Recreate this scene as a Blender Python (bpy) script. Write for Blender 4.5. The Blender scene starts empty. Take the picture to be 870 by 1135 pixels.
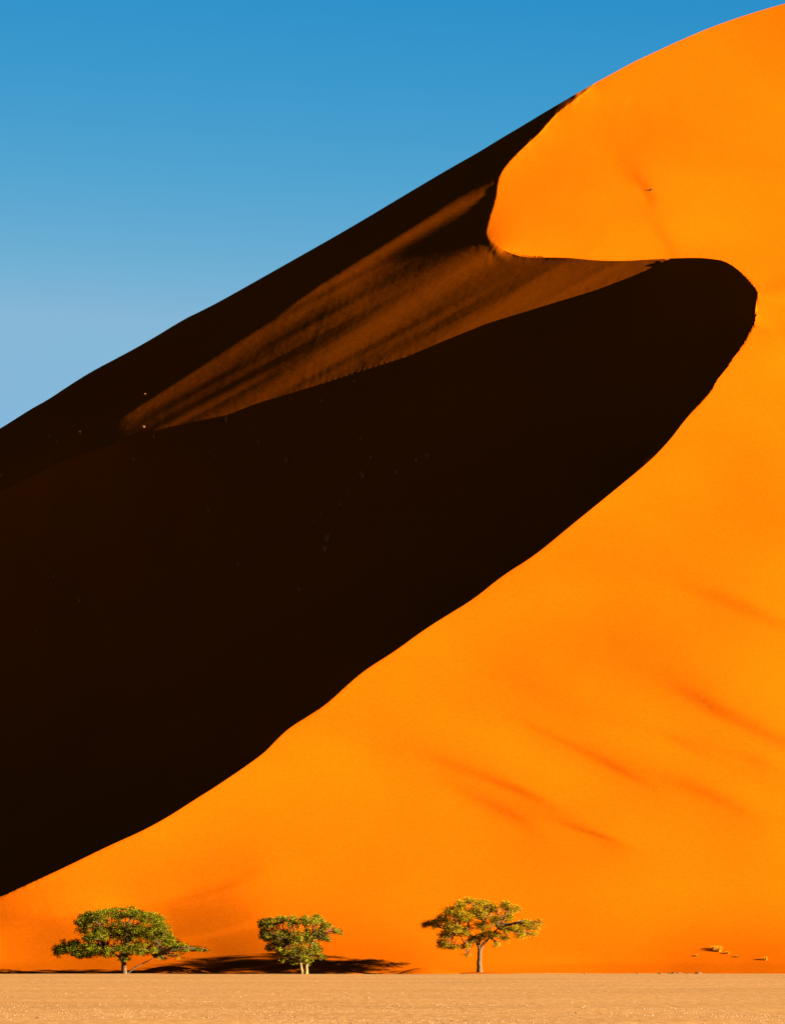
import bpy, math, random
import numpy as np
from mathutils import Vector, Matrix, noise as mnoise

R = math.radians
scene = bpy.context.scene
C = scene.collection

# ----------------------------------------------------------------- frame of reference
F_PX = 8320.0      # focal length, in photo pixels (870 wide)
HROW = 1054.0      # eye level row
CX = 435.0
CAM_H = 2.5
def ray(u, v):
    return (u - CX) / F_PX, (HROW - v) / F_PX

SUN = np.array([0.94, -0.27, 0.205]); SUN = SUN / np.linalg.norm(SUN)
EL = math.asin(SUN[2])
SX, SY, SZ = SUN[0], -SUN[1], SUN[2]

# ----------------------------------------------------------------- materials
def newmat(name):
    m = bpy.data.materials.new(name); m.use_nodes = True
    nt = m.node_tree; nt.nodes.clear()
    return m, nt
def N(nt, t, **kw):
    n = nt.nodes.new(t)
    for k, v in kw.items():
        if k.startswith('i_'):
            n.inputs[k[2:].replace('_', ' ')].default_value = v
        else:
            setattr(n, k, v)
    return n
def ramp(nt, pts):
    n = nt.nodes.new('ShaderNodeValToRGB')
    e = n.color_ramp.elements
    while len(e) > 1: e.remove(e[-1])
    e[0].position = pts[0][0]; e[0].color = pts[0][1] + (1,)
    for p, c in pts[1:]:
        x = e.new(p); x.color = c + (1,)
    return n

def sand_material():
    m, nt = newmat('dune_sand')
    L = nt.links.new
    tc = N(nt, 'ShaderNodeTexCoord')
    out = N(nt, 'ShaderNodeOutputMaterial')
    b = N(nt, 'ShaderNodeBsdfPrincipled')
    b.inputs['Roughness'].default_value = 1.0
    b.inputs['Specular IOR Level'].default_value = 0.0
    n1 = N(nt, 'ShaderNodeTexNoise'); n1.inputs['Scale'].default_value = 0.03; n1.inputs['Detail'].default_value = 5
    n2 = N(nt, 'ShaderNodeTexNoise'); n2.inputs['Scale'].default_value = 2.5; n2.inputs['Detail'].default_value = 8
    L(tc.outputs['Object'], n1.inputs['Vector']); L(tc.outputs['Object'], n2.inputs['Vector'])
    r1 = ramp(nt, [(0.3, SAND_A), (0.7, SAND_B)])
    L(n1.outputs['Fac'], r1.inputs['Fac'])
    r2 = ramp(nt, [(0.35, (0.93, 0.93, 0.93)), (0.65, (1.05, 1.05, 1.05))])
    L(n2.outputs['Fac'], r2.inputs['Fac'])
    mx = N(nt, 'ShaderNodeMix', data_type='RGBA', blend_type='MULTIPLY')
    mx.inputs['Factor'].default_value = 1.0
    L(r1.outputs['Color'], mx.inputs[6]); L(r2.outputs['Color'], mx.inputs[7])
    L(mx.outputs[2], b.inputs['Base Color'])
    n3 = N(nt, 'ShaderNodeTexNoise'); n3.inputs['Scale'].default_value = 0.5; n3.inputs['Detail'].default_value = 10; n3.inputs['Roughness'].default_value = 0.6
    L(tc.outputs['Object'], n3.inputs['Vector'])
    bp = N(nt, 'ShaderNodeBump'); bp.inputs['Strength'].default_value = 0.16; bp.inputs['Distance'].default_value = 0.12
    L(n3.outputs['Fac'], bp.inputs['Height']); L(bp.outputs['Normal'], b.inputs['Normal'])
    L(b.outputs['BSDF'], out.inputs['Surface'])
    return m
SAND_A = (0.190, 0.0325, 0.0003)
SAND_B = (0.205, 0.0370, 0.0004)

def ground_material():
    m, nt = newmat('gravel_plain')
    L = nt.links.new
    tc = N(nt, 'ShaderNodeTexCoord')
    out = N(nt, 'ShaderNodeOutputMaterial')
    b = N(nt, 'ShaderNodeBsdfPrincipled')
    b.inputs['Roughness'].default_value = 1.0
    b.inputs['Specular IOR Level'].default_value = 0.0
    mp = N(nt, 'ShaderNodeMapping'); mp.inputs['Scale'].default_value = (1, 0.06, 1)
    L(tc.outputs['Object'], mp.inputs['Vector'])
    n1 = N(nt, 'ShaderNodeTexNoise'); n1.inputs['Scale'].default_value = 2.5; n1.inputs['Detail'].default_value = 9; n1.inputs['Roughness'].default_value = 0.75
    L(mp.outputs['Vector'], n1.inputs['Vector'])
    r1 = ramp(nt, [(0.3, (0.165, 0.072, 0.018)), (0.5, (0.222, 0.103, 0.028)), (0.72, (0.295, 0.148, 0.050))])
    L(n1.outputs['Fac'], r1.inputs['Fac'])
    n2 = N(nt, 'ShaderNodeTexNoise'); n2.inputs['Scale'].default_value = 0.05; n2.inputs['Detail'].default_value = 4
    mp2 = N(nt, 'ShaderNodeMapping'); mp2.inputs['Scale'].default_value = (0.4, 0.5, 1)
    L(tc.outputs['Object'], mp2.inputs['Vector']); L(mp2.outputs['Vector'], n2.inputs['Vector'])
    r2 = ramp(nt, [(0.35, (0.93, 0.92, 0.90)), (0.65, (1.06, 1.07, 1.1))])
    L(n2.outputs['Fac'], r2.inputs['Fac'])
    mx = N(nt, 'ShaderNodeMix', data_type='RGBA', blend_type='MULTIPLY'); mx.inputs['Factor'].default_value = 1.0
    L(r1.outputs['Color'], mx.inputs[6]); L(r2.outputs['Color'], mx.inputs[7])
    L(mx.outputs[2], b.inputs['Base Color'])
    n3 = N(nt, 'ShaderNodeTexNoise'); n3.inputs['Scale'].default_value = 3.0; n3.inputs['Detail'].default_value = 6
    L(mp.outputs['Vector'], n3.inputs['Vector'])
    bp = N(nt, 'ShaderNodeBump'); bp.inputs['Strength'].default_value = 0.12; bp.inputs['Distance'].default_value = 0.05
    L(n3.outputs['Fac'], bp.inputs['Height']); L(bp.outputs['Normal'], b.inputs['Normal'])
    L(b.outputs['BSDF'], out.inputs['Surface'])
    return m

def simple_mat(name, c1, c2, scale=3.0, rough=0.95, bump=0.0):
    m, nt = newmat(name)
    L = nt.links.new
    tc = N(nt, 'ShaderNodeTexCoord'); out = N(nt, 'ShaderNodeOutputMaterial')
    b = N(nt, 'ShaderNodeBsdfPrincipled'); b.inputs['Roughness'].default_value = rough
    b.inputs['Specular IOR Level'].default_value = 0.1
    n1 = N(nt, 'ShaderNodeTexNoise'); n1.inputs['Scale'].default_value = scale; n1.inputs['Detail'].default_value = 5
    L(tc.outputs['Object'], n1.inputs['Vector'])
    r1 = ramp(nt, [(0.35, c1), (0.65, c2)])
    L(n1.outputs['Fac'], r1.inputs['Fac']); L(r1.outputs['Color'], b.inputs['Base Color'])
    if bump:
        bp = N(nt, 'ShaderNodeBump'); bp.inputs['Strength'].default_value = bump; bp.inputs['Distance'].default_value = 0.03
        L(n1.outputs['Fac'], bp.inputs['Height']); L(bp.outputs['Normal'], b.inputs['Normal'])
    L(b.outputs['BSDF'], out.inputs['Surface'])
    return m

def leaf_mat(name, c1, c2, trans=0.25):
    m, nt = newmat(name)
    L = nt.links.new
    tc = N(nt, 'ShaderNodeTexCoord'); out = N(nt, 'ShaderNodeOutputMaterial')
    n1 = N(nt, 'ShaderNodeTexNoise'); n1.inputs['Scale'].default_value = 1.1; n1.inputs['Detail'].default_value = 4
    L(tc.outputs['Object'], n1.inputs['Vector'])
    r1 = ramp(nt, [(0.35, c1), (0.65, c2)])
    L(n1.outputs['Fac'], r1.inputs['Fac'])
    d = N(nt, 'ShaderNodeBsdfDiffuse'); t = N(nt, 'ShaderNodeBsdfTranslucent')
    L(r1.outputs['Color'], d.inputs['Color']); L(r1.outputs['Color'], t.inputs['Color'])
    mx = N(nt, 'ShaderNodeMixShader'); mx.inputs['Fac'].default_value = trans
    L(d.outputs['BSDF'], mx.inputs[1]); L(t.outputs['BSDF'], mx.inputs[2])
    L(mx.outputs['Shader'], out.inputs['Surface'])
    return m

M_SAND = sand_material()
M_GROUND = ground_material()
M_BARK = simple_mat('acacia_bark', (0.035, 0.017, 0.006), (0.075, 0.04, 0.015), 6.0, bump=0.5)
M_BARK_PALE = simple_mat('pale_bark', (0.11, 0.055, 0.013), (0.17, 0.09, 0.028), 5.0, bump=0.4)
M_LEAF1 = leaf_mat('dense_green_foliage', (0.028, 0.030, 0.001), (0.095, 0.080, 0.003), 0.12)
M_LEAF2 = leaf_mat('olive_green_foliage', (0.042, 0.038, 0.002), (0.125, 0.095, 0.005), 0.12)
M_LEAF3 = leaf_mat('dry_yellow_foliage', (0.115, 0.062, 0.002), (0.18, 0.112, 0.003), 0.3)
M_DRY = leaf_mat('bleached_dry_grass', (0.30, 0.125, 0.005), (0.40, 0.19, 0.01), 0.3)
M_SCRUB = leaf_mat('dead_grey_scrub', (0.24, 0.10, 0.02), (0.36, 0.18, 0.05), 0.15)
M_ROCK = simple_mat('dark_rock', (0.035, 0.014, 0.004), (0.09, 0.04, 0.012), 4.0, bump=0.5)
M_PEB = simple_mat('plain_pebbles', (0.06, 0.025, 0.01), (0.25, 0.13, 0.05), 0.5)

# ----------------------------------------------------------------- helpers
def mesh_obj(name, verts, faces, mat, parent=None, smooth=False):
    me = bpy.data.meshes.new(name)
    me.from_pydata([tuple(v) for v in verts], [], faces)
    me.materials.append(mat)
    if smooth: me.polygons.foreach_set('use_smooth', [True] * len(me.polygons))
    me.update()
    o = bpy.data.objects.new(name, me); C.objects.link(o)
    if parent: o.parent = parent
    return o
def fast_obj(name, V, Fq, mat, parent=None, smooth=False):
    """V (n,3), Fq (m,k) arrays"""
    me = bpy.data.meshes.new(name)
    n, k = Fq.shape
    me.vertices.add(len(V)); me.vertices.foreach_set('co', np.ascontiguousarray(V, dtype=np.float32).ravel())
    me.loops.add(n * k); me.loops.foreach_set('vertex_index', np.ascontiguousarray(Fq, dtype=np.int32).ravel())
    me.polygons.add(n)
    me.polygons.foreach_set('loop_start', np.arange(0, n * k, k, dtype=np.int32))
    me.materials.append(mat)
    me.update(calc_edges=True)
    me.polygons.foreach_set('use_smooth', np.full(n, smooth))
    me.validate()
    o = bpy.data.objects.new(name, me); C.objects.link(o)
    if parent: o.parent = parent
    return o
def empty(name, loc, label, cat, group=None):
    o = bpy.data.objects.new(name, None); C.objects.link(o); o.location = loc
    o.empty_display_size = 0.2
    o['label'] = label; o['category'] = cat
    if group: o['group'] = group
    return o
def tag(o, label, cat=None, group=None, kind=None):
    if label: o['label'] = label
    if cat: o['category'] = cat
    if group: o['group'] = group
    if kind: o['kind'] = kind
    return o

# ================================================================= THE DUNE
# outline curves of the dune (seen from the plain)
SKY = np.array([(-1250,1120),(-1000,1010),(-700,850),(-400,690),(-150,556),(-60,509),(0,475),(18,463.6),(36,452.2),(54,442.4),(73,429.5),(101.6,411.3),(134.5,394.3),(167,376.3),
 (203,354),(222.7,344.6),(248,331.5),(312.4,295),(385,254),(457,210.7),(500,185.3),(530,168.5),(555,153),(578,139.5),(603.4,124),(626,110.8),
 (640,102.6),(651.7,96),(658.6,92),(684,78.2),(699.5,69.6),(719,60.3),(759,41.8),(788,29.6),(825,16.4),(869.5,3.2),(930,-12),(1000,-22),(1080,-15),
 (1200,50),(1400,220),(1700,520),(2100,900),(2300,1060)], float)
CREST = np.array([(-1250,1200),(-700,1150),(-420,1110),(-200,1058),(-100,1030),(0,995),(18.4,986.5),(36.8,978),(73.6,961),(121.4,937.5),(154.5,923),(184,907.5),(220.7,883.6),(235,875),
 (264.8,855),(272,850),(294,834),(305,822),(319.8,807.7),(340,795),(361.6,781.4),(391.5,753.6),(409.5,739.6),(436.4,723),(469,699),(493,683.7),
 (525,664.4),(557,638),(592.6,616),(631,584),(673,550),(718,513),(732,499),(745,484.5),(756.4,469),(770,453),(781.6,442),(788.5,431),(794,419.8),
 (804.5,408),(812.5,394.6),(822.8,382),(829.7,368),(836.5,355.6),(837.5,341),(839.8,327),(836.6,320),(829,310),(820.5,300.7),(811,293.5),(801,288.3),(786,286.2),(770,285.2),
 (745,286),(713,287.6),(699.5,288.6),(680,289),(661,288.3),(645,286.8),(628.7,285.3),(610,284.9),(592,285.3),(582,284.6),(573.6,283),(564,279.5),(555,275),(543.7,267),(540.3,262.5),(539.3,257),(540.2,250),
 (542.5,241.6),(550,218.6),(551.2,208),(552.4,198),(559.8,184),(575.9,167),(601,144.3),(610.4,132),(621.8,121),(638,109.4),(651.7,98.2),(658.6,92)], float)
RIDGE = np.array([(-1250,1160),(-800,960),(-400,745),(-150,615),(0,545),(64,514),(110,497),(150,483),(193,472),(222,466),(251,460),(283,447.5),(360.5,424),(450.6,395.3),(486,380),(539,358.5),
 (602,339),(659,321.7),(690,310),(713,300.7),(726.6,293.8),(740,286.8),(745,286)], float)

def poly_smooth(P, iters=2):
    P = P.copy()
    for _ in range(iters):
        Q = [P[0]]
        for a, b in zip(P[:-1], P[1:]):
            Q += [a * 0.75 + b * 0.25, a * 0.25 + b * 0.75]
        Q.append(P[-1]); P = np.array(Q)
    return P
CRESTs = poly_smooth(CREST, 2)
SKYs = poly_smooth(SKY, 2)
LIT_POLY = np.vstack([CRESTs, [(2600, 92 - 3000)], [(2600, 3000)], [(-1250, 3000)]])
B_POLY = np.vstack([CRESTs[:int(np.argmin(np.hypot(CRESTs[:,0]-745, CRESTs[:,1]-286)))+1], RIDGE[::-1]])

def inside(P, x, y):
    r = np.zeros(x.shape, bool)
    n = len(P)
    j = n - 1
    for i in range(n):
        xi, yi = P[i]; xj, yj = P[j]
        if yi != yj:
            c = ((yi > y) != (yj > y))
            if c.any():
                xx = (xj - xi) * (y[c] - yi) / (yj - yi) + xi
                t = r[c]; t ^= (x[c] < xx); r[c] = t
        j = i
    return r
def dist_poly(P, x, y):
    """distance to the polyline and the parameter (0-1) along it"""
    best = np.full(x.shape, 1e9); tt = np.zeros(x.shape)
    seg = np.hypot(*(P[1:] - P[:-1]).T); cum = np.concatenate([[0], np.cumsum(seg)])
    for i in range(len(P) - 1):
        a = P[i]; d = P[i + 1] - a; l2 = max(d @ d, 1e-9)
        t = np.clip(((x - a[0]) * d[0] + (y - a[1]) * d[1]) / l2, 0, 1)
        q = np.hypot(x - a[0] - t * d[0], y - a[1] - t * d[1])
        m = q < best
        best = np.where(m, q, best); tt = np.where(m, (cum[i] + t * seg[i]) / cum[-1], tt)
    return best, tt
def ss(a, b, x):
    t = np.clip((x - a) / (b - a), 0, 1); return t * t * (3 - 2 * t)

rng = np.random.RandomState(5)
_G = rng.rand(64, 64)
def vnoise(x, y):
    xi = np.floor(x).astype(int); yi = np.floor(y).astype(int)
    fx = x - xi; fy = y - yi
    fx = fx * fx * fx * (fx * (fx * 6 - 15) + 10); fy = fy * fy * fy * (fy * (fy * 6 - 15) + 10)
    g = lambda a, b: _G[a % 64, b % 64]
    return (g(xi, yi) * (1 - fx) + g(xi + 1, yi) * fx) * (1 - fy) + (g(xi, yi + 1) * (1 - fx) + g(xi + 1, yi + 1) * fx) * fy - 0.5

# shallow wind gullies on the sunlit face: polyline, core width, slope change, soft halo
GULLY = [
 ([(395,822),(470,838),(545,864),(610,892)], 6.0, 0.11, 24),
 ([(485,788),(575,800),(650,834),(722,872)], 6.0, 0.11, 26),
 ([(560,752),(640,790),(740,815),(800,842)], 8.0, 0.09, 22),
 ([(655,735),(735,755),(800,790),(885,832)], 9.0, 0.11, 30),
 ([(640,655),(740,645),(810,668),(890,702)], 9.0, 0.06, 24),
 ([(570,905),(620,912),(690,935)], 3.5, 0.08, 10),
 ([(700,222),(722,245),(748,284)], 8.0, 0.03, 18),
 ([(690,180),(712,205),(724,222)], 6.0, 0.04, 12),
 ([(430,860),(500,872),(560,900),(600,925)], 8.0, 0.04, 16),
 ([(610,820),(680,850),(760,870),(840,905)], 9.0, 0.05, 20),
 ([(730,800),(790,830),(860,850)], 7.0, 0.06, 18),
]
# soft ledges low on the foot of the dune
LEDGE = [
 ([(-80,1022),(0,1019),(60,1016),(110,1007)], 5.0, -0.22, 16),
 ([(120,1004),(190,1000),(245,984),(300,960)], 6.0, -0.10, 20),
 ([(180,1046),(240,1036),(300,1020)], 4.0, -0.06, 14),
]
# dim streaks on the grazing slope behind the ridge: (polyline, width, gain)
STREAK = [
 ([(562,198),(540,212),(470,251),(400,296),(300,361),(200,426),(120,480)], 11, 0.040),
 ([(520,262),(430,318),(330,385),(230,445)], 20, -0.022),
 ([(545,285),(430,350),(300,431),(215,462)], 14, 0.032),
 ([(600,292),(545,332),(475,372),(400,402)], 9, -0.055),
 ([(720,288),(640,312),(500,368),(350,422),(240,463)], 15, 0.060),
 ([(545,225),(548,262),(560,283),(600,292)], 10, -0.035),
]

CORR = None
def corr_at(u, v):
    if CORR is None: return np.zeros(u.shape)
    us_, G_ = CORR
    sky = np.interp(u, SKYs[:, 0], SKYs[:, 1])
    t = np.clip((v - 1085.0) / (sky - 1085.0), 0, 1)
    n0, n1 = G_.shape
    i = np.clip(np.searchsorted(us_, u) - 1, 0, n0 - 2)
    f = np.clip((u - us_[i]) / (us_[i + 1] - us_[i]), 0, 1)
    y = t * (n1 - 1); j = np.clip(y.astype(int), 0, n1 - 2); g = y - j
    return (G_[i, j] * (1 - f) + G_[i + 1, j] * f) * (1 - g) + (G_[i, j + 1] * (1 - f) + G_[i + 1, j + 1] * f) * g
def normal_c(U, V, r):
    """actual sine of the sun's height above each surface cell"""
    D_ = np.exp(r); P_ = np.stack([D_ * (U - CX) / F_PX, D_, D_ * (HROW - V) / F_PX], -1)
    n_ = np.cross(P_[1:, :-1] - P_[:-1, :-1], P_[:-1, 1:] - P_[:-1, :-1])
    n_ /= np.linalg.norm(n_, axis=-1, keepdims=True) + 1e-12
    n_ *= np.where(n_[..., 1:2] > 0, -1, 1)
    return n_ @ SUN
def update_corr(U, V, r, gain=0.9):
    global CORR
    sid = sheet_id(U, V)
    same = (sid[1:, :-1] == sid[:-1, :-1]) & (sid[:-1, 1:] == sid[:-1, :-1]) & (sid[1:, 1:] == sid[:-1, :-1]) & (sid[:-1, :-1] > 0)
    ca = normal_c(U, V, r)
    um = U[:-1, :-1]; vm = V[:-1, :-1]
    keep = CORR; CORR = None
    p, q, wt, lit, blk = target(um, vm)
    CORR = keep
    ct = (-SX * p + SY * q + SZ) / np.sqrt(1 + p * p + q * q)
    d = np.where(same & (um > -150) & (um < 1050) & (wt > 0.4), np.clip(ct - ca, -0.12, 0.12), 0)
    old = corr_at(U[:-1, :-1], V[:-1, :-1])
    new = np.clip(old + gain * d, -0.55, 0.30)
    full = np.zeros(U.shape); full[:-1, :-1] = new; full[-1] = full[-2]; full[:, -1] = full[:, -2]
    CORR = (U[:, 0].copy(), full)
def target(u, v, sa=None, sb=None):
    """wished slopes p=dz/dx, q=dz/dy and weight at picture points"""
    w = (HROW - v) / F_PX
    lit = inside(LIT_POLY, u, v)
    blk = inside(B_POLY, u, v) & ~lit
    if sa is not None:
        b0 = (sa == 0) & (sb == 0); b1 = (sa == 1) & (sb == 1)
        lit = lit & ~b0 & ~b1; blk = (blk | b0) & ~b1
    # --- sunlit sheet
    p = np.full(u.shape, -0.20); q = np.full(u.shape, 0.60)
    up = ss(360, 280, v)
    p = p + 0.04 * up; q = q - 0.06 * up
    top = ss(190, 20, v - (-0.42) * (u - 700) * 0.6)
    p = p + 0.11 * top
    # a rounded shoulder where the crest turns back
    band = np.exp(-((v - (332 + 0.30 * (u - 840))) / 23.0) ** 4) * ss(815, 840, u)
    q = q * (1 - band) + (w + 0.034) * band
    p = p * (1 - band) + (-0.32) * band
    nz = vnoise(u / 150 + 3.1, v / 90 + 7.7) + 0.5 * vnoise((u + v * .5) / 60, (v - 0.45 * u) / 28)
    calm = np.where(v < 340, 0.6, 1.0)
    p = p + 0.085 * nz * calm
    q = q + 0.05 * vnoise(u / 120 + 9, v / 100)
    foot = ss(985, 1062, v)
    p = p * (1 - 0.25 * foot) + 0.0 * foot
    fw = ss(225, 350, u) * ss(620, 410, u)
    q = q * (1 - foot) + foot * (0.30 + 0.02 * fw)
    foot2 = ss(1064, 1072, v)
    q = q * (1 - foot2) + foot2 * (0.19 + 0.28 * fw - 0.04 * ss(190, 60, u))
    m = lit & (v > 150)
    if m.any():
        um, vm = u[m], v[m]; dp = np.zeros(um.shape); dq = np.zeros(um.shape)
        for P, wd, am, halo in GULLY:
            d, t = dist_poly(np.array(P, float), um, vm)
            env = np.sin(np.pi * np.clip(t, 0.02, 0.98)) ** 0.7
            dp += 1.7 * am * env * (1.25 * np.exp(-(d / (0.85 * wd)) ** 2) * ss(0.25, 0.8, t) + 0.45 * np.exp(-(d / halo) ** 2))
        for P, wd, am, halo in LEDGE:
            d, t = dist_poly(np.array(P, float), um, vm)
            env = np.sin(np.pi * np.clip(t, 0.02, 0.98)) ** 0.7
            dp -= am * env * (np.exp(-(d / wd) ** 2) + 0.5 * np.exp(-(d / halo) ** 2))
        # a swell low on the left: brighter above its brow, duller below
        lv = np.interp(um, [-200, -50, 0, 110, 180, 245, 300], [1026, 1021, 1018, 1008, 1003, 986, 966])
        below = vm - lv
        sw = np.where(below > -2, np.exp(-np.maximum(below, 0) / 22.0), 0) * ss(330, 230, um) * ss(-8, 2, below)
        sw2 = np.exp(-((below + 12) / 10.0) ** 2) * ss(330, 230, um)
        q[m] += -0.10 * sw * (0.6 + 0.4 * np.cos(um / 33.0)) + 0.05 * sw2
        p[m] += 0.05 * sw
        p[m] += 2.4 * dp; q[m] += 2.6 * dp
    wt = np.full(u.shape, 1.0)
    # --- big shaded face
    qb = np.minimum(0.10 + 3.6 * w, 0.36); pb = 0.34 + 0.10 * ss(950, 740, v)
    nr = ss(560, 800, u) * ss(560, 330, v)
    qb = qb + 0.10 * nr; pb = pb + 0.08 * nr + 0.12 * ss(800, 830, u)
    pb = pb + 0.03 * vnoise(u / 90, v / 60)
    p = np.where(blk, pb, p); q = np.where(blk, qb, q); wt = np.where(blk, 0.025 + 0.4 * ss(810, 830, u) * ss(370, 345, v), wt)
    # --- slope behind the ridge: grazing light, and the shaded slope under the skyline
    back = ~lit & ~blk
    if back.any():
        ub, vb = u[back], v[back]
        c = np.full(ub.shape, 0.023) + 0.022 * np.exp(-(dist_poly(np.array([(535, 232), (470, 268), (390, 318)], float), ub, vb)[0] / 24) ** 2); sk = np.zeros(ub.shape)
        for P, wd, am in STREAK:
            d, t = dist_poly(np.array(P, float), ub, vb)
            sk += 0.42 * am * np.exp(-(d / wd) ** 2) * (1 - 0.3 * t)
        sk += 0.026 * vnoise((ub * 0.47 + vb * 0.88) / 7.0, (ub * 0.88 - vb * 0.47) / 160.0)
        # towards the far left the light fades out
        c -= 0.13 * ss(150, 40, ub)
        edge = np.array([(700,100),(640,140),(575,182),(549,200),(510,219),(472,244),(423,275),(351,319),(303,355),(259,383),(215,411),(185,431),(155,450),(120,474),(75,498),(0,535)], float)
        vedge = np.interp(ub, edge[::-1, 0], edge[::-1, 1])
        up_ = ss(-4, 16, vedge - vb)
        c = c * (1 - up_) + (-0.13 - 0.15 * ss(540, 590, ub) - 0.25 * ss(585, 630, ub)) * up_
        qk = 0.50 - 0.16 * up_
        pk = (SZ + SY * qk - c * 1.15) / SX
        sk = sk * (1 - up_)
        sk = np.maximum(sk, -0.011)
        qk = qk + 1.7 * sk; pk = pk - 0.5 * sk
        p[back] = pk; q[back] = qk
        wt[back] = np.where(up_ > 0.6, 0.5, 1.2)
    cr = corr_at(u, v)
    p = p - np.where(blk, 0, cr * 1.15 / SX)
    return p, q, wt, lit, blk

def sheet_id(u, v):
    lit = inside(LIT_POLY, u, v); blk = inside(B_POLY, u, v) & ~lit
    return np.where(lit, 2, np.where(blk, 0, 1))

def build_grid(nu_in, nv):
    core = np.linspace(-8, 878, nu_in)
    h = core[1] - core[0]
    def outw(start, end, g, h0):
        xs = []; x = start; s = h0
        while x < end:
            s *= g; x += s; xs.append(x)
        return np.array(xs)
    gr = 1.0 + 0.06 * h
    rgt = outw(878, 2250, gr, h); lft = -outw(8, 1150, gr, h)[::-1]
    us = np.concatenate([lft, core, rgt])
    t = np.linspace(0, 1, nv)
    sky = np.interp(us, SKYs[:, 0], SKYs[:, 1])
    VB = 1085.0
    U = np.repeat(us[:, None], nv, 1)
    V = VB + (sky[:, None] - VB) * t[None, :]
    return U, V

def solve(U, V, r0, iters, CUT=True, on=None):
    nu, nv = U.shape
    sid = sheet_id(U, V)
    if on is not None:
        sid = np.where(on == 1, 0 * sid, sid)       # crest vertices belong to the shaded sheet in front
        sid = np.where(on == 2, 1, sid)
    def edges(a, b):
        um = (U[a] + U[b]) / 2; vm = (V[a] + V[b]) / 2
        du = U[b] - U[a]; dv = V[b] - V[a]
        p, q, wt, lit, blk = target(um, vm, sid[a], sid[b])
        x = (um - CX) / F_PX; w = (HROW - vm) / F_PX
        den = np.maximum(q + p * x - w, 0.03)
        ru = -p / den / F_PX; rv = -1.0 / den / F_PX      # v grows downward
        t = ru * du + rv * dv
        ln = np.hypot(du, dv)
        W = wt / np.maximum(ln, 0.2)
        sa, sb = sid[a], sid[b]
        cut1 = ((sa == 0) & (sb == 1)) | ((sa == 1) & (sb == 0))
        cut2 = ((sa == 0) & (sb == 2)) | ((sa == 2) & (sb == 0))
        cut2 &= (vm < 480) & (um > 700)
        cut3 = (((sa == 1) & (sb == 2)) | ((sa == 2) & (sb == 1))) & (um > 545) & (vm > 262)
        cut = cut1 | cut2 | cut3
        W = np.where(cut, 1e-7, W)
        W = np.where(cut2, W + (0.3 * wt / np.maximum(ln, 0.2) - W) * 10 ** (-5 * ss(480, 400, vm)) * (vm > 400), W)
        W = np.where(cut3, W + (wt / np.maximum(ln, 0.2) - W) * 10 ** (-5 * ss(545, 600, um)) * (um < 605), W)
        return t, W
    A = (slice(0, nu - 1), slice(None)); Bv = (slice(1, nu), slice(None))
    Cc = (slice(None), slice(0, nv - 1)); D = (slice(None), slice(1, nv))
    fr = (U[:, 0] < -250).astype(float)      # the foot is pinned only under the sunlit face
    t1, W1 = edges(A, Bv); t2, W2 = edges(Cc, D)
    # the lip of the shaded face follows the sun's own bearing
    sp = abs(V[0, 0] - V[nu // 2, 1]) if False else (V[:, :1] - V[:, -1:]) / (nv - 1)
    if on is None:
        pin = (sid == 0) & (dist_poly(RIDGE, U, V)[0] < 0.8 * sp)
    else:
        pin = PINV
    pin &= (U > -600) & (U < 742)
    WP = np.where(pin, 2.0, 0.0)
    tp = np.log(999.0 + LIP * 0.118 * (740 - U))
    def lap(r):
        o = np.zeros_like(r)
        g = W1 * (r[1:] - r[:-1]); o[1:] += g; o[:-1] -= g
        g = W2 * (r[:, 1:] - r[:, :-1]); o[:, 1:] += g; o[:, :-1] -= g
        o += WP * r
        o[:, 0] *= fr
        return o
    rhs = np.zeros_like(r0)
    g = W1 * t1; rhs[1:] += g; rhs[:-1] -= g
    g = W2 * t2; rhs[:, 1:] += g; rhs[:, :-1] -= g
    rhs += WP * tp
    rhs[:, 0] *= fr
    diag = np.zeros_like(r0)
    diag[1:] += W1; diag[:-1] += W1; diag[:, 1:] += W2; diag[:, :-1] += W2; diag += 1e-9 + WP
    r = r0.copy()
    res = rhs - lap(r); res[:, 0] *= fr
    z = res / diag; pd = z.copy(); rz = (res * z).sum()
    for k in range(iters):
        Ap = lap(pd)
        a = rz / max((pd * Ap).sum(), 1e-30)
        r += a * pd; res -= a * Ap
        z = res / diag; rzn = (res * z).sum()
        if rzn < 1e-18: break
        pd = z + (rzn / rz) * pd; rz = rzn
    return r

LIP = 0.34
def base_depth(u):
    return 809.0 - 7.2 * ss(-400, 330, u) * ss(760, 470, u) + 0.4 * np.sin(u / 47.0) + 0.12 * np.sin(u / 13.0 + 1)

def resample(r, U, V, U2, V2):
    """carry a solution onto a finer grid (both have straight columns)"""
    us = U[:, 0]
    t = np.linspace(0, 1, r.shape[1]); t2 = np.linspace(0, 1, U2.shape[1])
    i = np.clip(np.searchsorted(us, U2[:, 0]) - 1, 0, len(us) - 2)
    f = np.clip((U2[:, 0] - us[i]) / (us[i + 1] - us[i]), 0, 1)
    rc = r[i] * (1 - f)[:, None] + r[i + 1] * f[:, None]
    j = np.clip((t2 * (len(t) - 1)).astype(int), 0, len(t) - 2); g = t2 * (len(t) - 1) - j
    return rc[:, j] * (1 - g) + rc[:, j + 1] * g

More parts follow.
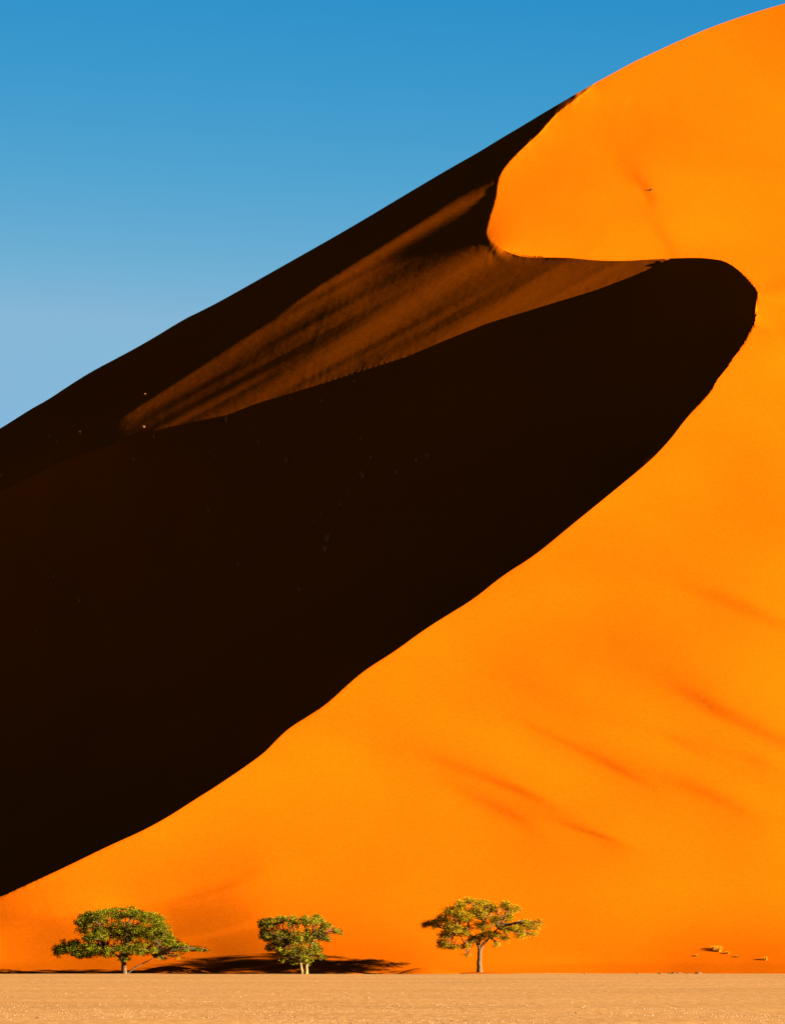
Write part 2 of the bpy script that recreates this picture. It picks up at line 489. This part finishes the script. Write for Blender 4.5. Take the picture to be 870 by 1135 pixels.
def snap(U, V, P, closed_inside, U0=None):
    """pull grid vertices onto curve P so the crease runs along mesh edges"""
    ins = closed_inside(U, V)
    near = np.zeros(U.shape, bool)
    onc = np.zeros(U.shape, bool)
    best = np.full(U.shape, 9.0); NU = U.copy(); NV = V.copy()
    for ax in (0, 1):
        if ax == 0: a = (slice(0, -1), slice(None)); b = (slice(1, None), slice(None))
        else: a = (slice(None), slice(0, -1)); b = (slice(None), slice(1, None))
        cr = ins[a] != ins[b]
        idx = np.argwhere(cr)
        if not len(idx): continue
        ia = (idx[:, 0], idx[:, 1]); ib = (idx[:, 0] + (ax == 0), idx[:, 1] + (ax == 1))
        lo = np.zeros(len(idx)); hi = np.ones(len(idx)); sa = ins[ia]
        for _ in range(12):
            mid = (lo + hi) / 2
            x = U[ia] + (U[ib] - U[ia]) * mid; y = V[ia] + (V[ib] - V[ia]) * mid
            s = closed_inside(x, y) == sa
            lo = np.where(s, mid, lo); hi = np.where(s, hi, mid)
        t = (lo + hi) / 2
        x = U[ia] + (U[ib] - U[ia]) * t; y = V[ia] + (V[ib] - V[ia]) * t
        for k in range(len(idx)):
            v = (ia[0][k], ia[1][k]) if t[k] <= 0.5 else (ib[0][k], ib[1][k])
            d = min(t[k], 1 - t[k])
            if d < best[v]:
                best[v] = d; NU[v] = x[k]; NV[v] = y[k]; onc[v] = True
    return NU, NV, onc

def build_dune(nu_in=720, nv=860):
    lv = [(nu_in // 16, nv // 16), (nu_in // 8, nv // 8), (nu_in // 4, nv // 4), (nu_in // 2, nv // 2), (nu_in, nv)]
    r = None
    for k, (a, b) in enumerate(lv):
        U, V = build_grid(a, b)
        if r is None:
            r = np.log(base_depth(U)) + (1085 - V) / F_PX / 0.45
        else:
            r = resample(r, Up, Vp, U, V)
        r[:, 0] = np.where(U[:, 0] < -250, r[:, 0], np.log(base_depth(U[:, 0])))
        Up, Vp = U.copy(), V.copy()
        on = None
        if k == len(lv) - 1:
            U, V, o1 = snap(U, V, CRESTs, lambda x, y: inside(LIT_POLY, x, y))
            V[:, -1] = np.interp(U[:, -1], SKYs[:, 0], SKYs[:, 1])
            U2, V2, o2 = snap(U, V, RIDGE, lambda x, y: inside(B_POLY, x, y) | inside(LIT_POLY, x, y))
            o2 &= ~o1
            U = np.where(o2, U2, U); V = np.where(o2, V2, V)
            on = np.zeros(U.shape, int)
            # crest vertices: shaded sheet to the right of the ridge's end, back slope above it
            dR = (U > 742) | (V > 300)
            on[o1 & dR] = 1; on[o1 & ~dR] = 2; on[o2] = 1
            global ONC, PINV, ONF
            PINV = o2 & (on == 1)
            ONF = on.copy()
            ONC = o1 | o2
        r = solve(U, V, r, [2500, 2500, 1500, 900, 500][k], on=on)
        if k == 2:
            for _ in range(5):
                update_corr(U, V, r); r = solve(U, V, r, 500)
        if k == 3:
            for _ in range(2):
                update_corr(U, V, r, 0.7); r = solve(U, V, r, 400)
    return U, V, r

U, V, RR = build_dune()
Dd = np.exp(RR)
X = Dd * (U - CX) / F_PX; Y = Dd; Z = Dd * (HROW - V) / F_PX + CAM_H
nu, nv = U.shape
# the lee side beyond the skyline, falling away behind
rows = []
k = 0; zz = Z[:, -1].copy(); yy = Y[:, -1].copy(); xx = X[:, -1].copy()
steps = [1, 2, 4, 8, 15, 30, 40, 60, 80, 80]
for s in steps:
    yy = yy + s; zz = zz - 0.62 * s * (0.6 if s < 3 else 1)
    rows.append((xx.copy(), yy.copy(), np.maximum(zz, -3.0 - 0.01 * s)))
P = np.stack([X, Y, Z], -1)
ext = np.stack([np.stack(rw, -1) for rw in rows], 1)
PP = np.concatenate([P, ext], 1)
NV = PP.shape[1]
idx = np.arange(nu * NV).reshape(nu, NV)
a = idx[:-1, :-1]; b = idx[1:, :-1]; c = idx[1:, 1:]; d = idx[:-1, 1:]
onx = np.zeros((nu, NV), bool); onx[:, :nv] = ONC
diag_bd = onx[1:, :-1] & onx[:-1, 1:]
t1 = np.where(diag_bd[..., None], np.stack([a, b, d], -1), np.stack([a, b, c], -1))
t2 = np.where(diag_bd[..., None], np.stack([b, c, d], -1), np.stack([a, c, d], -1))
TRI = np.concatenate([t1.reshape(-1, 3), t2.reshape(-1, 3)])
# where one ridge stands in front of the slope behind it, open the surface: the lip falls away into a
# hidden hollow and the slope behind runs on down into it
SID = sheet_id(U, V); SID = np.where(ONF == 1, 0, np.where(ONF == 2, 1, SID))
SIDx = np.full((nu, NV), -9); SIDx[:, :nv] = SID
Ux = np.zeros((nu, NV)); Ux[:, :nv] = U; Vx = np.zeros((nu, NV)); Vx[:, :nv] = V
sf, uf, vf, PF = SIDx.ravel(), Ux.ravel(), Vx.ravel(), PP.reshape(-1, 3)
def is_cut(a_, b_):
    lo = np.minimum(sf[a_], sf[b_]); hi = np.maximum(sf[a_], sf[b_])
    um = (uf[a_] + uf[b_]) / 2; vm = (vf[a_] + vf[b_]) / 2
    return ((lo == 0) & (hi == 1)) | ((lo == 0) & (hi == 2) & (vm < 430) & (um > 700)) | ((lo == 1) & (hi == 2) & (um > 602) & (vm > 262))
cutf = is_cut(TRI[:, 0], TRI[:, 1]) | is_cut(TRI[:, 1], TRI[:, 2]) | is_cut(TRI[:, 2], TRI[:, 0])
gone = TRI[cutf]; TRI = TRI[~cutf]
xv, xt = [], []
for tri in gone:
    ks = sf[tri]; fr_ = ks.min()
    front = [k for k in tri if sf[k] == fr_]; rear = [k for k in tri if sf[k] != fr_]
    gap = float(np.mean([PF[k][1] for k in rear]) - np.mean([PF[k][1] for k in front]))
    gap = min(max(gap, 0.4), 70.0)
    for grp, isf in ((front, True), (rear, False)):
        ex = []
        for k in grp:
            p0 = PF[k]
            if isf:
                d_ = np.array([p0[0] / p0[1], 1.0, -0.62]) * (gap * 0.85 if uf[k] < 780 else min(gap, 9.0))
                ex.append((p0, p0 + d_ * 0.03, p0 + d_))
            else:
                d_ = PF[k] - PF[k + 3]
                q_ = d_[2] / d_[1] if d_[1] < -0.02 and d_[2] < 0 else 0.5
                q_ = min(max(q_, 0.2), 0.9)
                s1 = min(0.5, gap * 0.3); s2 = gap * 0.85 + 0.3
                e1 = p0 + np.array([0, -1, -q_]) * s1
                ex.append((p0, e1, e1 + np.array([0, -1, -max(q_ + 0.1, 0.62)]) * s2))
        if len(ex) == 2 and np.linalg.norm(ex[0][0] - ex[1][0]) < 2.5 and sf[grp[0]] == sf[grp[1]] and ((isf and uf[grp[0]] > 770) or abs(uf[grp[0]] - uf[grp[1]]) > 0.5):
            for m_ in (0, 1):
                b0 = len(PF) + len(xv)
                xv += [ex[0][m_], ex[1][m_], ex[1][m_ + 1], ex[0][m_ + 1]]
                xt += [(b0, b0 + 1, b0 + 2), (b0, b0 + 2, b0 + 3)]
ALLV = np.concatenate([PF, np.array(xv)]); TRI = np.concatenate([TRI, np.array(xt, dtype=TRI.dtype)])
dune = fast_obj('sand_dune', ALLV, TRI, M_SAND, smooth=True)
dune.data.set_sharp_from_angle(angle=R(24))
tag(dune, 'huge orange sand dune with a sharp winding crest between sunlit and black shaded faces', 'sand dune', kind='structure')

US = np.interp
def on_dune(u, v):
    """world point of the dune surface seen at picture point (u, v)"""
    i = int(np.argmin(np.abs(U[:, 5] - u)))
    j = int(np.argmin(np.abs(V[i] - v)))
    return Vector(PP[i, j]), i, j
def at(u, y, z=0.0):
    return Vector((y * (u - CX) / F_PX, y, z))


# ================================================================= GROUND
def build_ground():
    ys = np.concatenate([np.linspace(-400, 200, 7), np.linspace(230, 830, 240), [900, 1000, 1300, 2000, 4000, 9000, 20000]])
    xs = np.concatenate([[-20000, -6000, -2000, -600, -200, -100], np.linspace(-70, 70, 90), [100, 200, 600, 2000, 6000, 20000]])
    XX, YY = np.meshgrid(xs, ys, indexing='ij')
    ZZ = np.zeros_like(XX)
    amp = 0.035 * np.exp(-(XX / 120) ** 2) * ss(200, 260, YY) * ss(1000, 830, YY)
    ZZ += amp * (vnoise(XX / 9, YY / 26) + 0.5 * vnoise(XX / 3, YY / 9)) * 2
    n, m = XX.shape
    I = np.arange(n * m).reshape(n, m)
    Q = np.stack([I[:-1, :-1], I[1:, :-1], I[1:, 1:], I[:-1, 1:]], -1).reshape(-1, 4)
    o = fast_obj('ground', np.stack([XX, YY, ZZ], -1).reshape(-1, 3), Q, M_GROUND, smooth=True)
    tag(o, 'flat pale tan gravel plain in front of the dune', 'ground', kind='structure')
build_ground()

def pebbles():
    rs = np.random.RandomState(11)
    base = np.array([(1,0,0),(0.3,0.9,0),(-0.8,0.5,0),(-0.7,-0.7,0),(0.5,-0.85,0),(0.1,0.05,0.75)])
    fc = np.array([(0,1,5),(1,2,5),(2,3,5),(3,4,5),(4,0,5)])
    n = 22000
    v = 1054 + 26 + 62 * rs.rand(n) ** 0.75
    y = CAM_H * F_PX / (v - 1054)
    u = rs.uniform(-60, 930, n)
    x = y * (u - CX) / F_PX
    s = 0.012 + 0.03 * rs.rand(n) ** 3 + 0.03 * (rs.rand(n) < 0.03)
    an = rs.uniform(0, 6.28, n); ca, sa = np.cos(an), np.sin(an)
    B = base[None] * s[:, None, None] * (0.7 + 0.6 * rs.rand(n, 6, 1))
    bx = B[..., 0] * ca[:, None] - B[..., 1] * sa[:, None]; by = B[..., 0] * sa[:, None] + B[..., 1] * ca[:, None]
    VV = np.stack([bx + x[:, None], by + y[:, None], B[..., 2] - 0.004], -1).reshape(-1, 3)
    FF = (fc[None] + (np.arange(n) * 6)[:, None, None]).reshape(-1, 3)
    o = fast_obj('gravel', VV, FF, M_PEB)
    tag(o, 'loose pebbles scattered over the tan plain', 'gravel', kind='stuff')
pebbles()

# ----------------------------------------------------------------- low sand mounds at the foot of the dune
def mound(name, u0, u1, y, depth, h, label, skew=0.0, wig=0.0):
    xa = at(u0, y).x; xb = at(u1, y).x
    cx = (xa + xb) / 2; rx = (xb - xa) / 2
    n, m = 48, 24
    V_ = []; Fc = []
    for i in range(n):
        for j in range(m):
            s = -1.25 + 2.5 * i / (n - 1); t = -1.25 + 2.5 * j / (m - 1)
            rr = math.hypot(s - skew * (1 - s * s) * 0.0, t)
            k = max(0.0, 1 - rr * rr)
            pk = k ** 1.3 * (1 + 0.25 * math.sin(3 * s + 1 + u0) * 0.6)
            zz = h * pk * (1 + skew * s) - 0.06 + wig * 0.1 * mnoise.noise((s * 3, t * 3, u0))
            if rr > 1.0: zz = -0.06 - 0.2 * (rr - 1)
            V_.append((s * rx, t * depth, zz)); 
    for i in range(n - 1):
        for j in range(m - 1):
            Fc.append((i * m + j, (i + 1) * m + j, (i + 1) * m + j + 1, i * m + j + 1))
    o = mesh_obj(name, V_, Fc, M_SAND, smooth=True)
    o.location = (cx, y, 0)
    tag(o, label, 'sand mound', kind='structure')
    return o
mound('sand_mound', 140, 245, 804.5, 4, 0.85, 'low sand mound right of the widest green tree', skew=0.15)
mound('sand_mound', 436, 520, 800.4, 1.2, 0.72, 'small smooth mound left of the yellowish tree', skew=-0.1)
mound('sand_mound', 500, 575, 800.2, 1.8, 0.30, 'faint sand rise under the yellowish tree trunk')
mound('sand_mound', -30, 12, 804, 3.0, 0.45, 'tiny mound at the left edge of the plain')

# ================================================================= TREES
def tube_chain(V_, F_, pts, rads, seg=7):
    base = len(V_)
    n = len(pts)
    for i, (p, r) in enumerate(zip(pts, rads)):
        if i == 0: d = pts[1] - pts[0]
        elif i == n - 1: d = pts[-1] - pts[-2]
        else: d = pts[i + 1] - pts[i - 1]
        d = d.normalized() if d.length > 1e-6 else Vector((0, 0, 1))
        a_ = d.cross(Vector((0.13, 0.97, 0.2))).normalized(); b_ = d.cross(a_)
        for k in range(seg):
            an = 2 * math.pi * k / seg
            V_.append(p + (a_ * math.cos(an) + b_ * math.sin(an)) * r)
    for i in range(n - 1):
        for k in range(seg):
            k2 = (k + 1) % seg
            F_.append((base + i * seg + k, base + i * seg + k2, base + (i + 1) * seg + k2, base + (i + 1) * seg + k))
    F_.append(tuple(base + (n - 1) * seg + k for k in range(seg)))
def curve_pts(a_, b_, bend, rnd, n=7, wob=0.05):
    L_ = (b_ - a_).length
    off = Vector((rnd.uniform(-1, 1), rnd.uniform(-1, 1), bend)) * L_ * 0.16
    out = []
    for i in range(n):
        t = i / (n - 1)
        p = a_.lerp(b_, t) + off * (4 * t * (1 - t))
        if 0 < i < n - 1: p += Vector((rnd.uniform(-1, 1), rnd.uniform(-1, 1), rnd.uniform(-1, 1))) * L_ * wob
        out.append(p)
    return out

def leaves(name, clumps, mat, seed, size, parent, soft=0.5):
    """clumps: list of (centre Vector, rx, ry(depth), rz, count)"""
    rs = np.random.RandomState(seed)
    allp = []
    for (c_, rx, ry, rz, cnt) in clumps:
        # a clump is made of twig-end tufts, so the outline stays uneven
        nt_ = max(4, int(cnt / 48))
        d = rs.normal(size=(nt_, 3)); d /= np.linalg.norm(d, axis=1)[:, None]
        rad = rs.rand(nt_, 1) ** 0.45
        tc = d * rad * np.array([rx, ry, rz])
        pick = rs.randint(0, nt_, cnt)
        spread = 0.24 * np.array([rx + 0.5, ry + 0.5, rz * 0.8 + 0.35])
        pts = tc[pick] + rs.normal(size=(cnt, 3)) * spread * soft
        allp.append(pts + np.array(c_))
    Pt = np.concatenate(allp); n = len(Pt)
    nr = rs.normal(size=(n, 3)); nr[:, 2] += 0.5; nr /= np.linalg.norm(nr, axis=1)[:, None]
    t = np.cross(nr, rs.normal(size=(n, 3))); t /= np.linalg.norm(t, axis=1)[:, None]
    b_ = np.cross(nr, t)
    s = size * (0.55 + 0.9 * rs.rand(n, 1))
    q = np.stack([Pt + t * s, Pt + b_ * s * 0.55, Pt - t * s, Pt - b_ * s * 0.55], 1).reshape(-1, 3)
    return fast_obj(name, q, np.arange(n * 4).reshape(n, 4), mat, parent)

def make_tree(label, base, stems, forks, ell, leafm, barkm, seed, dens, size, trunk_r, group, zbase=0.0, y=800.0, twig_dens=2, two_sided=True):
    """base: picture foot (u,row);  ell: ellipses (u,row,ru,rv,density,depth share)"""
    rnd = random.Random(seed)
    t = empty('acacia_tree', at(base[0], y, zbase), label, 'tree', group)
    o0 = t.location.copy()
    sc = y / F_PX
    def px(u, v, dy=0.0):
        return Vector(((u - base[0]) * sc, dy, (base[1] - v) * sc))
    us = [e[0] for e in ell]; W = (max(us) - min(us)) * sc / 2; uc = (max(us) + min(us)) / 2
    clumps = []; tips = []
    for e in ell:
        u, v, ru, rv = e[:4]; dn = e[4] if len(e) > 4 else 1.0
        rel = min(1, abs(u - uc) * sc / (W + 0.5))
        dmax = 0.62 * W * math.sqrt(max(0.05, 1 - rel * rel))
        offs = [rnd.uniform(-0.25, 0.25)]
        if two_sided and dmax > 1.2: offs = [rnd.uniform(-0.9, -0.35), rnd.uniform(-0.2, 0.25), rnd.uniform(0.4, 0.9)]
        for of in offs:
            dy = of * dmax
            shr = 1.0 - 0.15 * abs(of)
            c_ = px(u, v + 2 * abs(of), dy)
            rx, rz = ru * sc * shr, rv * sc * shr
            cnt = int(dens * dn * (rx * rz) * (1.0 / len(offs)) * 3.0)
            clumps.append((c_, rx, rx * 0.95, rz, max(cnt, 30)))
            tips.append((c_, rx, rz))
    TV, TF = [], []
    fk = []
    for (pts, r0, r1) in stems:
        P_ = [px(*p_) for p_ in pts]
        n = len(P_)
        # smooth the stem
        fine = []
        for i in range(n - 1):
            for s in range(4):
                fine.append(P_[i].lerp(P_[i + 1], s / 4) + Vector((rnd.uniform(-1, 1), rnd.uniform(-1, 1), 0)) * 0.03)
        fine.append(P_[-1])
        fine[0].z -= 0.25
        rad = [r0 + (r1 - r0) * i / (len(fine) - 1) for i in range(len(fine))]
        rad[0] *= 1.35; rad[1] *= 1.1
        tube_chain(TV, TF, fine, rad, 9)
    mesh_obj('trunk', TV, TF, barkm, t, smooth=True)
    BV, BF = [], []
    fpts = [px(*p_) for p_ in forks]
    for (c_, rx, rz) in tips:
        f_ = min(fpts, key=lambda q: (q - c_).length + rnd.uniform(0, 0.8))
        L_ = (c_ - f_).length
        pts = curve_pts(f_, c_, 0.5, rnd)
        r0 = min(trunk_r * 0.55, 0.035 + 0.014 * L_)
        tube_chain(BV, BF, pts, [r0 * (1 - 0.75 * i / 6) for i in range(7)], 5)
        for _ in range(twig_dens):
            s_ = pts[rnd.randint(3, 6)]
            e_ = c_ + Vector((rnd.uniform(-1, 1) * rx, rnd.uniform(-1, 1) * rx, rnd.uniform(-0.9, 0.9) * rz))
            tw = curve_pts(s_, e_, 0.3, rnd, 4)
            tube_chain(BV, BF, tw, [0.035, 0.028, 0.02, 0.012], 4)
    mesh_obj('branches', BV, BF, M_BARK, t, smooth=True)
    leaves('crown', clumps, leafm, seed, size, t, 0.75 if leafm is M_LEAF3 else 0.5)
    return t

G_T = 'acacia trees along the foot of the dune'
T1 = [(68,1052,11,9,1.5),(82,1049,12,9,1.5),(90,1057,13,6,1.4),(104,1053,13,9,1.3),(92,1024,9,12,1.1),(100,1018,13,9,1.0),(112,1014,15,8),(130,1012,16,7),(150,1013,15,8),(166,1017,14,8),
 (178,1026,9,12),(184,1038,9,10),(170,1036,14,12),(150,1034,16,13),(132,1032,15,12),(113,1032,14,12),(100,1038,12,9),(192,1047,9,8,0.8),(176,1052,13,7,0.7),(157,1052,14,8),
 (138,1052,14,9),(120,1054,14,7),(138,1061,7,4),(203,1050,10,6,0.7),(215,1052,11,4.5,0.6),(226,1053,6,2,0.5),(195,1059,12,4,0.25),(182,1062,10,4,0.2)]
make_tree('widest tree, dense green with a dark shaded left lobe, leftmost on the plain', (138,1080.3),
 [([(138,1080.3),(137,1072),(138,1064),(136,1057)], 0.30, 0.20), ([(141,1080),(150,1073),(160,1068),(172,1062)], 0.09, 0.05), ([(137,1068),(130,1060),(118,1052)], 0.14, 0.08)],
 [(136,1057),(138,1062),(118,1052),(140,1050),(172,1062)], T1, M_LEAF1, M_BARK, 3, 900, 0.075, 0.30, G_T, y=800)
T2 = [(292,1025,6,6,1.2),(300,1023,9,7,1.2),(311,1020,10,6),(324,1021,10,7),(337,1021,10,6),(350,1021,10,7),(362,1026,8,6),(371,1032,7,5,.8),(377,1034,4.5,2.5,.7),
 (293,1036,7,8,1.3),(303,1038,9,10,1.1),(315,1040,10,11),(328,1040,10,11),(342,1038,10,10),(354,1036,9,8),(362,1040,6,5,.6),(300,1049,7,6,.9),(312,1052,9,8),(325,1056,10,9),(338,1056,10,10),
 (350,1053,8,9,.9),(356,1060,6,6,.7),(342,1065,6,5,.8),(328,1066,6,4,.8),(316,1062,7,4,.5)]
make_tree('smallest tree, bushy olive crown on two pale thin stems, middle of three', (337,1080.5),
 [([(335,1080.5),(334,1074),(332,1066),(330,1056),(322,1046)], 0.19, 0.10), ([(339.5,1080.5),(339.5,1072),(340.5,1064),(343,1052),(348,1042)], 0.20, 0.10)],
 [(330,1056),(322,1046),(343,1052),(348,1042),(332,1062),(341,1062)], T2, M_LEAF2, M_BARK_PALE, 8, 900, 0.075, 0.22, G_T, y=799.3)
T3 = [(472,1025,5,4,.9),(481,1024,7,5,.9),(492,1019,8,6,.8),(500,1010,9,6,.8),(511,1003,9,6,.8),(520,998,8,4,.6),(535,1000,9,5,.6),(545,1007,7,7,.8),(530,1011,11,8,.8),(512,1016,11,8,.8),
 (500,1027,10,6,.9),(495,1036,9,4,.9),(515,1031,10,6,.7),(491,1046,6,5,1.1),(502,1049,9,4,.7),(516,1048,7,4,.5),(560,1003,7,5,.8),(570,1007,8,5,.8),(565,1016,7,6,.7),(550,1020,9,7,.6),
 (535,1026,9,6,.6),(545,1035,10,6,.7),(533,1039,7,5,.8),(560,1030,9,5,.6),(572,1029,8,5,.8),(583,1023,8,5,.8),(591,1027,8,5,.7),(598,1022,4,5,.4),(577,1036,10,4,.5),(590,1036,8,4,.3),(560,1040,8,4,.4),
 (551,1046,6,4,.4),(517,1059,5,1.5,.5),(523,1042,6,4,.6)]
make_tree('open airy tree with sparse yellow-brown crown on one straight trunk, rightmost', (532,1078.5),
 [([(531.5,1078.5),(531.3,1070),(531.5,1062),(531.8,1053)], 0.30, 0.22), ([(531.8,1054),(529,1046),(526,1040),(517,1036),(506,1035)], 0.17, 0.08), ([(531.8,1054),(536,1047),(543,1040),(552,1030)], 0.17, 0.08), ([(531,1051),(532,1040),(536,1026)], 0.12, 0.06)],
 [(526,1040),(517,1036),(506,1035),(543,1040),(552,1030),(536,1026),(532,1040)], T3, M_LEAF3, M_BARK, 21, 1500, 0.072, 0.28, G_T, zbase=0.17, y=800)

# ================================================================= SMALL THINGS
def rock_mesh(name, seed, r, sq):
    rnd = random.Random(seed)
    import bmesh
    bm = bmesh.new(); bmesh.ops.create_icosphere(bm, subdivisions=3, radius=r)
    for v in bm.verts:
        k = 1 + 0.55 * mnoise.noise(v.co / r * 1.1 + Vector((seed, 0, 0))) + 0.22 * mnoise.noise(v.co / r * 3.1 + Vector((0, seed, 0)))
        v.co = Vector((v.co.x * k * sq, v.co.y * k, v.co.z * k * 0.62))
    me = bpy.data.meshes.new(name); bm.to_mesh(me); bm.free(); me.materials.append(M_ROCK)
    return me
rocks = [(731.5,0.15,1.5,'small dark rock, leftmost of the row at the dune foot'),(742,0.12,1.2,'small brown rock, second from left in the row'),(746,0.17,1.4,'dark rock standing in the middle of the row'),
         (753,0.19,1.7,'broad dark rock right of the middle in the row'),(762,0.11,1.3,'low pale brown rock between the two broad dark ones'),(774.5,0.20,1.8,'broadest dark rock, rightmost of the row at the dune foot'),
         (648,0.12,1.3,'lone small stone where plain meets dune, left of the rock row'),(706,0.10,1.3,'small stone between lone stone and the rock row')]
for i, (u, r_, sq, lb) in enumerate(rocks):
    o = bpy.data.objects.new('rock', rock_mesh('rock', i + 2, r_, sq)); C.objects.link(o)
    o.location = at(u, 797 + (i % 3) * 1.2, r_ * 0.35); o.rotation_euler = (0, 0, i * 1.3)
    tag(o, lb, 'rock', 'small rocks at the foot of the dune')

def tuft(name, loc, nrm, h, w, n, mat, seed, label, cat, group, woody=False):
    """a tussock: curved narrow blades fanning out of one root"""
    rs = random.Random(seed)
    V_, F_ = [], []
    for i in range(n):
        an = rs.uniform(0, 6.283); lean = rs.uniform(0.1, 1.0)
        d = Vector((math.cos(an), math.sin(an), 0)) * lean * w
        r0 = Vector((math.cos(an), math.sin(an), 0)) * rs.uniform(0, 0.25) * w
        hh = h * rs.uniform(0.55, 1.0) * (1 - 0.35 * lean)
        side = Vector((-math.sin(an), math.cos(an), 0)) * (0.018 if not woody else 0.022)
        b0 = len(V_)
        for t in (0, 0.35, 0.7, 1.0):
            c_ = r0 + d * t ** 1.6 + Vector((0, 0, hh * t * (1.25 - 0.25 * t) - 0.05))
            s = side * (1 - 0.8 * t)
            V_ += [c_ - s, c_ + s]
        for k in range(3):
            F_.append((b0 + 2 * k, b0 + 2 * k + 1, b0 + 2 * k + 3, b0 + 2 * k + 2))
    o = mesh_obj(name, V_, F_, mat)
    o.location = loc
    tag(o, label, cat, group)
    return o
gt = [(790,1051,0.42,0.55,'pale grass tussock, leftmost of the pair high on the dune foot'),(797,1053,0.62,0.8,'largest pale grass tussock low on the sunlit dune foot'),
      (806,1056,0.3,0.45,'small pale tussock just right of the largest one'),(818,1060,0.2,0.5,'tiny flat tussock between the largest and the lone right one'),
      (849,1063,0.4,0.5,'lone pale tussock nearest the right edge of the dune foot'),(772,1058,0.22,0.35,'faint small tussock above the row of rocks')]
for i, (u, v, h, w, lb) in enumerate(gt):
    p_, _, _ = on_dune(u, v + 2)
    tuft('grass_tussock', p_, None, h * 1.4, w, 220, M_DRY, 40 + i, lb, 'tussock', 'dry tussocks on the sunlit dune foot')
p_, _, _ = on_dune(721, 211)
tuft('desert_shrub', p_, None, 0.55, 0.4, 50, M_ROCK, 77, 'lone dark twiggy shrub high on the sunlit upper slope', 'shrub', None, True)

sh = [(55,485,.9),(64,490,.6),(89,482,.8),(160.5,438,.5),(250.5,467,1.3),(171,485,.9),(159,474,.5),(239,506.7,.5),(148,510,.6),(70,480,.4),(393,423,.6),(357,445,.5),(287,490,.5),
      (317,512.7,1.2),(400,487,.6),(411.5,508,.7),(402,529.7,1.3),(473.6,506.7,.9),(462,511,.7),(439,525,.9),(231,568,.6),(356,572.5,.6),(363,600,1.5),(361,611,1.2),(264,627.6,.9),(2,529,.9),
      (349,578,.5),(377,560,.6),(386,545,.5),(60,640,.7),(88,668,.9),(40,700,.6),(332,655,.6),(130,600,.5)]
shl = {(160.5, 438): 'highest pale shrub on the shaded slope, alone above the tail of the half-lit brown patch',
 (250.5, 467): 'pale shrub touching the lower edge of the half-lit brown patch',
 (363, 600): 'largest pale shrub, low in the middle of the black shaded face',
 (2, 529): 'pale shrub on the shaded slope cut by the left picture edge',
 (473.6, 506.7): 'pale shrub farthest right on the black shaded dune face',
 (264, 627.6): 'lone pale shrub low on the shaded face, down-left of the largest one',
 (393, 423): 'tiny pale shrub just under the middle of the half-lit patch edge'}
for i, (u, v, s) in enumerate(sh):
    p_, _, _ = on_dune(u, v)
    o = tuft('desert_shrub', p_, None, s * 0.85, s * 0.5, 46, M_SCRUB, 200 + i, shl.get((u, v), 'tiny pale dry shrub, one of the scattered specks on the black shaded face'), 'shrub', 'pale shrubs on the shaded dune face', True)

# ================================================================= CAMERA, LIGHT, SKY
cam = bpy.data.cameras.new('camera'); co = bpy.data.objects.new('camera', cam); C.objects.link(co)
co.location = (0, 0, CAM_H); co.rotation_euler = (R(90), 0, 0)
cam.sensor_fit = 'HORIZONTAL'; cam.sensor_width = 36; cam.lens = 36 * F_PX / 870
cam.shift_y = (HROW - 567.5) / 870
cam.clip_start = 1; cam.clip_end = 60000
scene.camera = co

sl = bpy.data.lights.new('sun', 'SUN'); so = bpy.data.objects.new('sun', sl); C.objects.link(so)
sl.energy = 5.0; sl.angle = R(0.5); sl.color = (1.0, 0.93, 0.82)
so.rotation_euler = Vector(SUN).to_track_quat('Z', 'Y').to_euler()
so.location = (50, 300, 200)

world = bpy.data.worlds.new('World'); scene.world = world; world.use_nodes = True
nt = world.node_tree; nt.nodes.clear()
st = nt.nodes.new('ShaderNodeTexSky'); st.sky_type = 'NISHITA'; st.sun_disc = False
st.sun_elevation = EL
st.sun_rotation = math.atan2(SUN[0], SUN[1])
st.altitude = 2500; st.air_density = 0.5; st.dust_density = 0.0; st.ozone_density = 3.0
bg = nt.nodes.new('ShaderNodeBackground'); bg.inputs['Strength'].default_value = 0.05
ow = nt.nodes.new('ShaderNodeOutputWorld')
# the photograph's deep polarised sky: each channel of the sky is given more contrast with height
sep = nt.nodes.new('ShaderNodeSeparateColor'); cmb = nt.nodes.new('ShaderNodeCombineColor')
nt.links.new(st.outputs['Color'], sep.inputs['Color'])
for ch, ref, val, pw, cap in (('Red', 1.155, 0.45, 6.5, 0.42), ('Green', 2.455, 0.84, 1.7, 0.84), ('Blue', 4.84, 1.18, 0.6, 1.3)):
    dv = nt.nodes.new('ShaderNodeMath'); dv.operation = 'DIVIDE'; dv.inputs[1].default_value = ref
    pwn = nt.nodes.new('ShaderNodeMath'); pwn.operation = 'POWER'; pwn.inputs[1].default_value = pw
    ml = nt.nodes.new('ShaderNodeMath'); ml.operation = 'MULTIPLY'; ml.inputs[1].default_value = val
    mn = nt.nodes.new('ShaderNodeMath'); mn.operation = 'MINIMUM'; mn.inputs[1].default_value = cap
    nt.links.new(sep.outputs[ch], dv.inputs[0]); nt.links.new(dv.outputs[0], pwn.inputs[0])
    nt.links.new(pwn.outputs[0], ml.inputs[0]); nt.links.new(ml.outputs[0], mn.inputs[0]); nt.links.new(mn.outputs[0], cmb.inputs[ch])
nt.links.new(cmb.outputs['Color'], bg.inputs['Color']); nt.links.new(bg.outputs['Background'], ow.inputs['Surface'])

vs = scene.view_settings
vs.view_transform = 'Standard'; vs.look = 'None'; vs.gamma = 1.0; vs.exposure = 3.5; vs.use_curve_mapping = False
scene.cycles.max_bounces = 6; scene.cycles.diffuse_bounces = 3
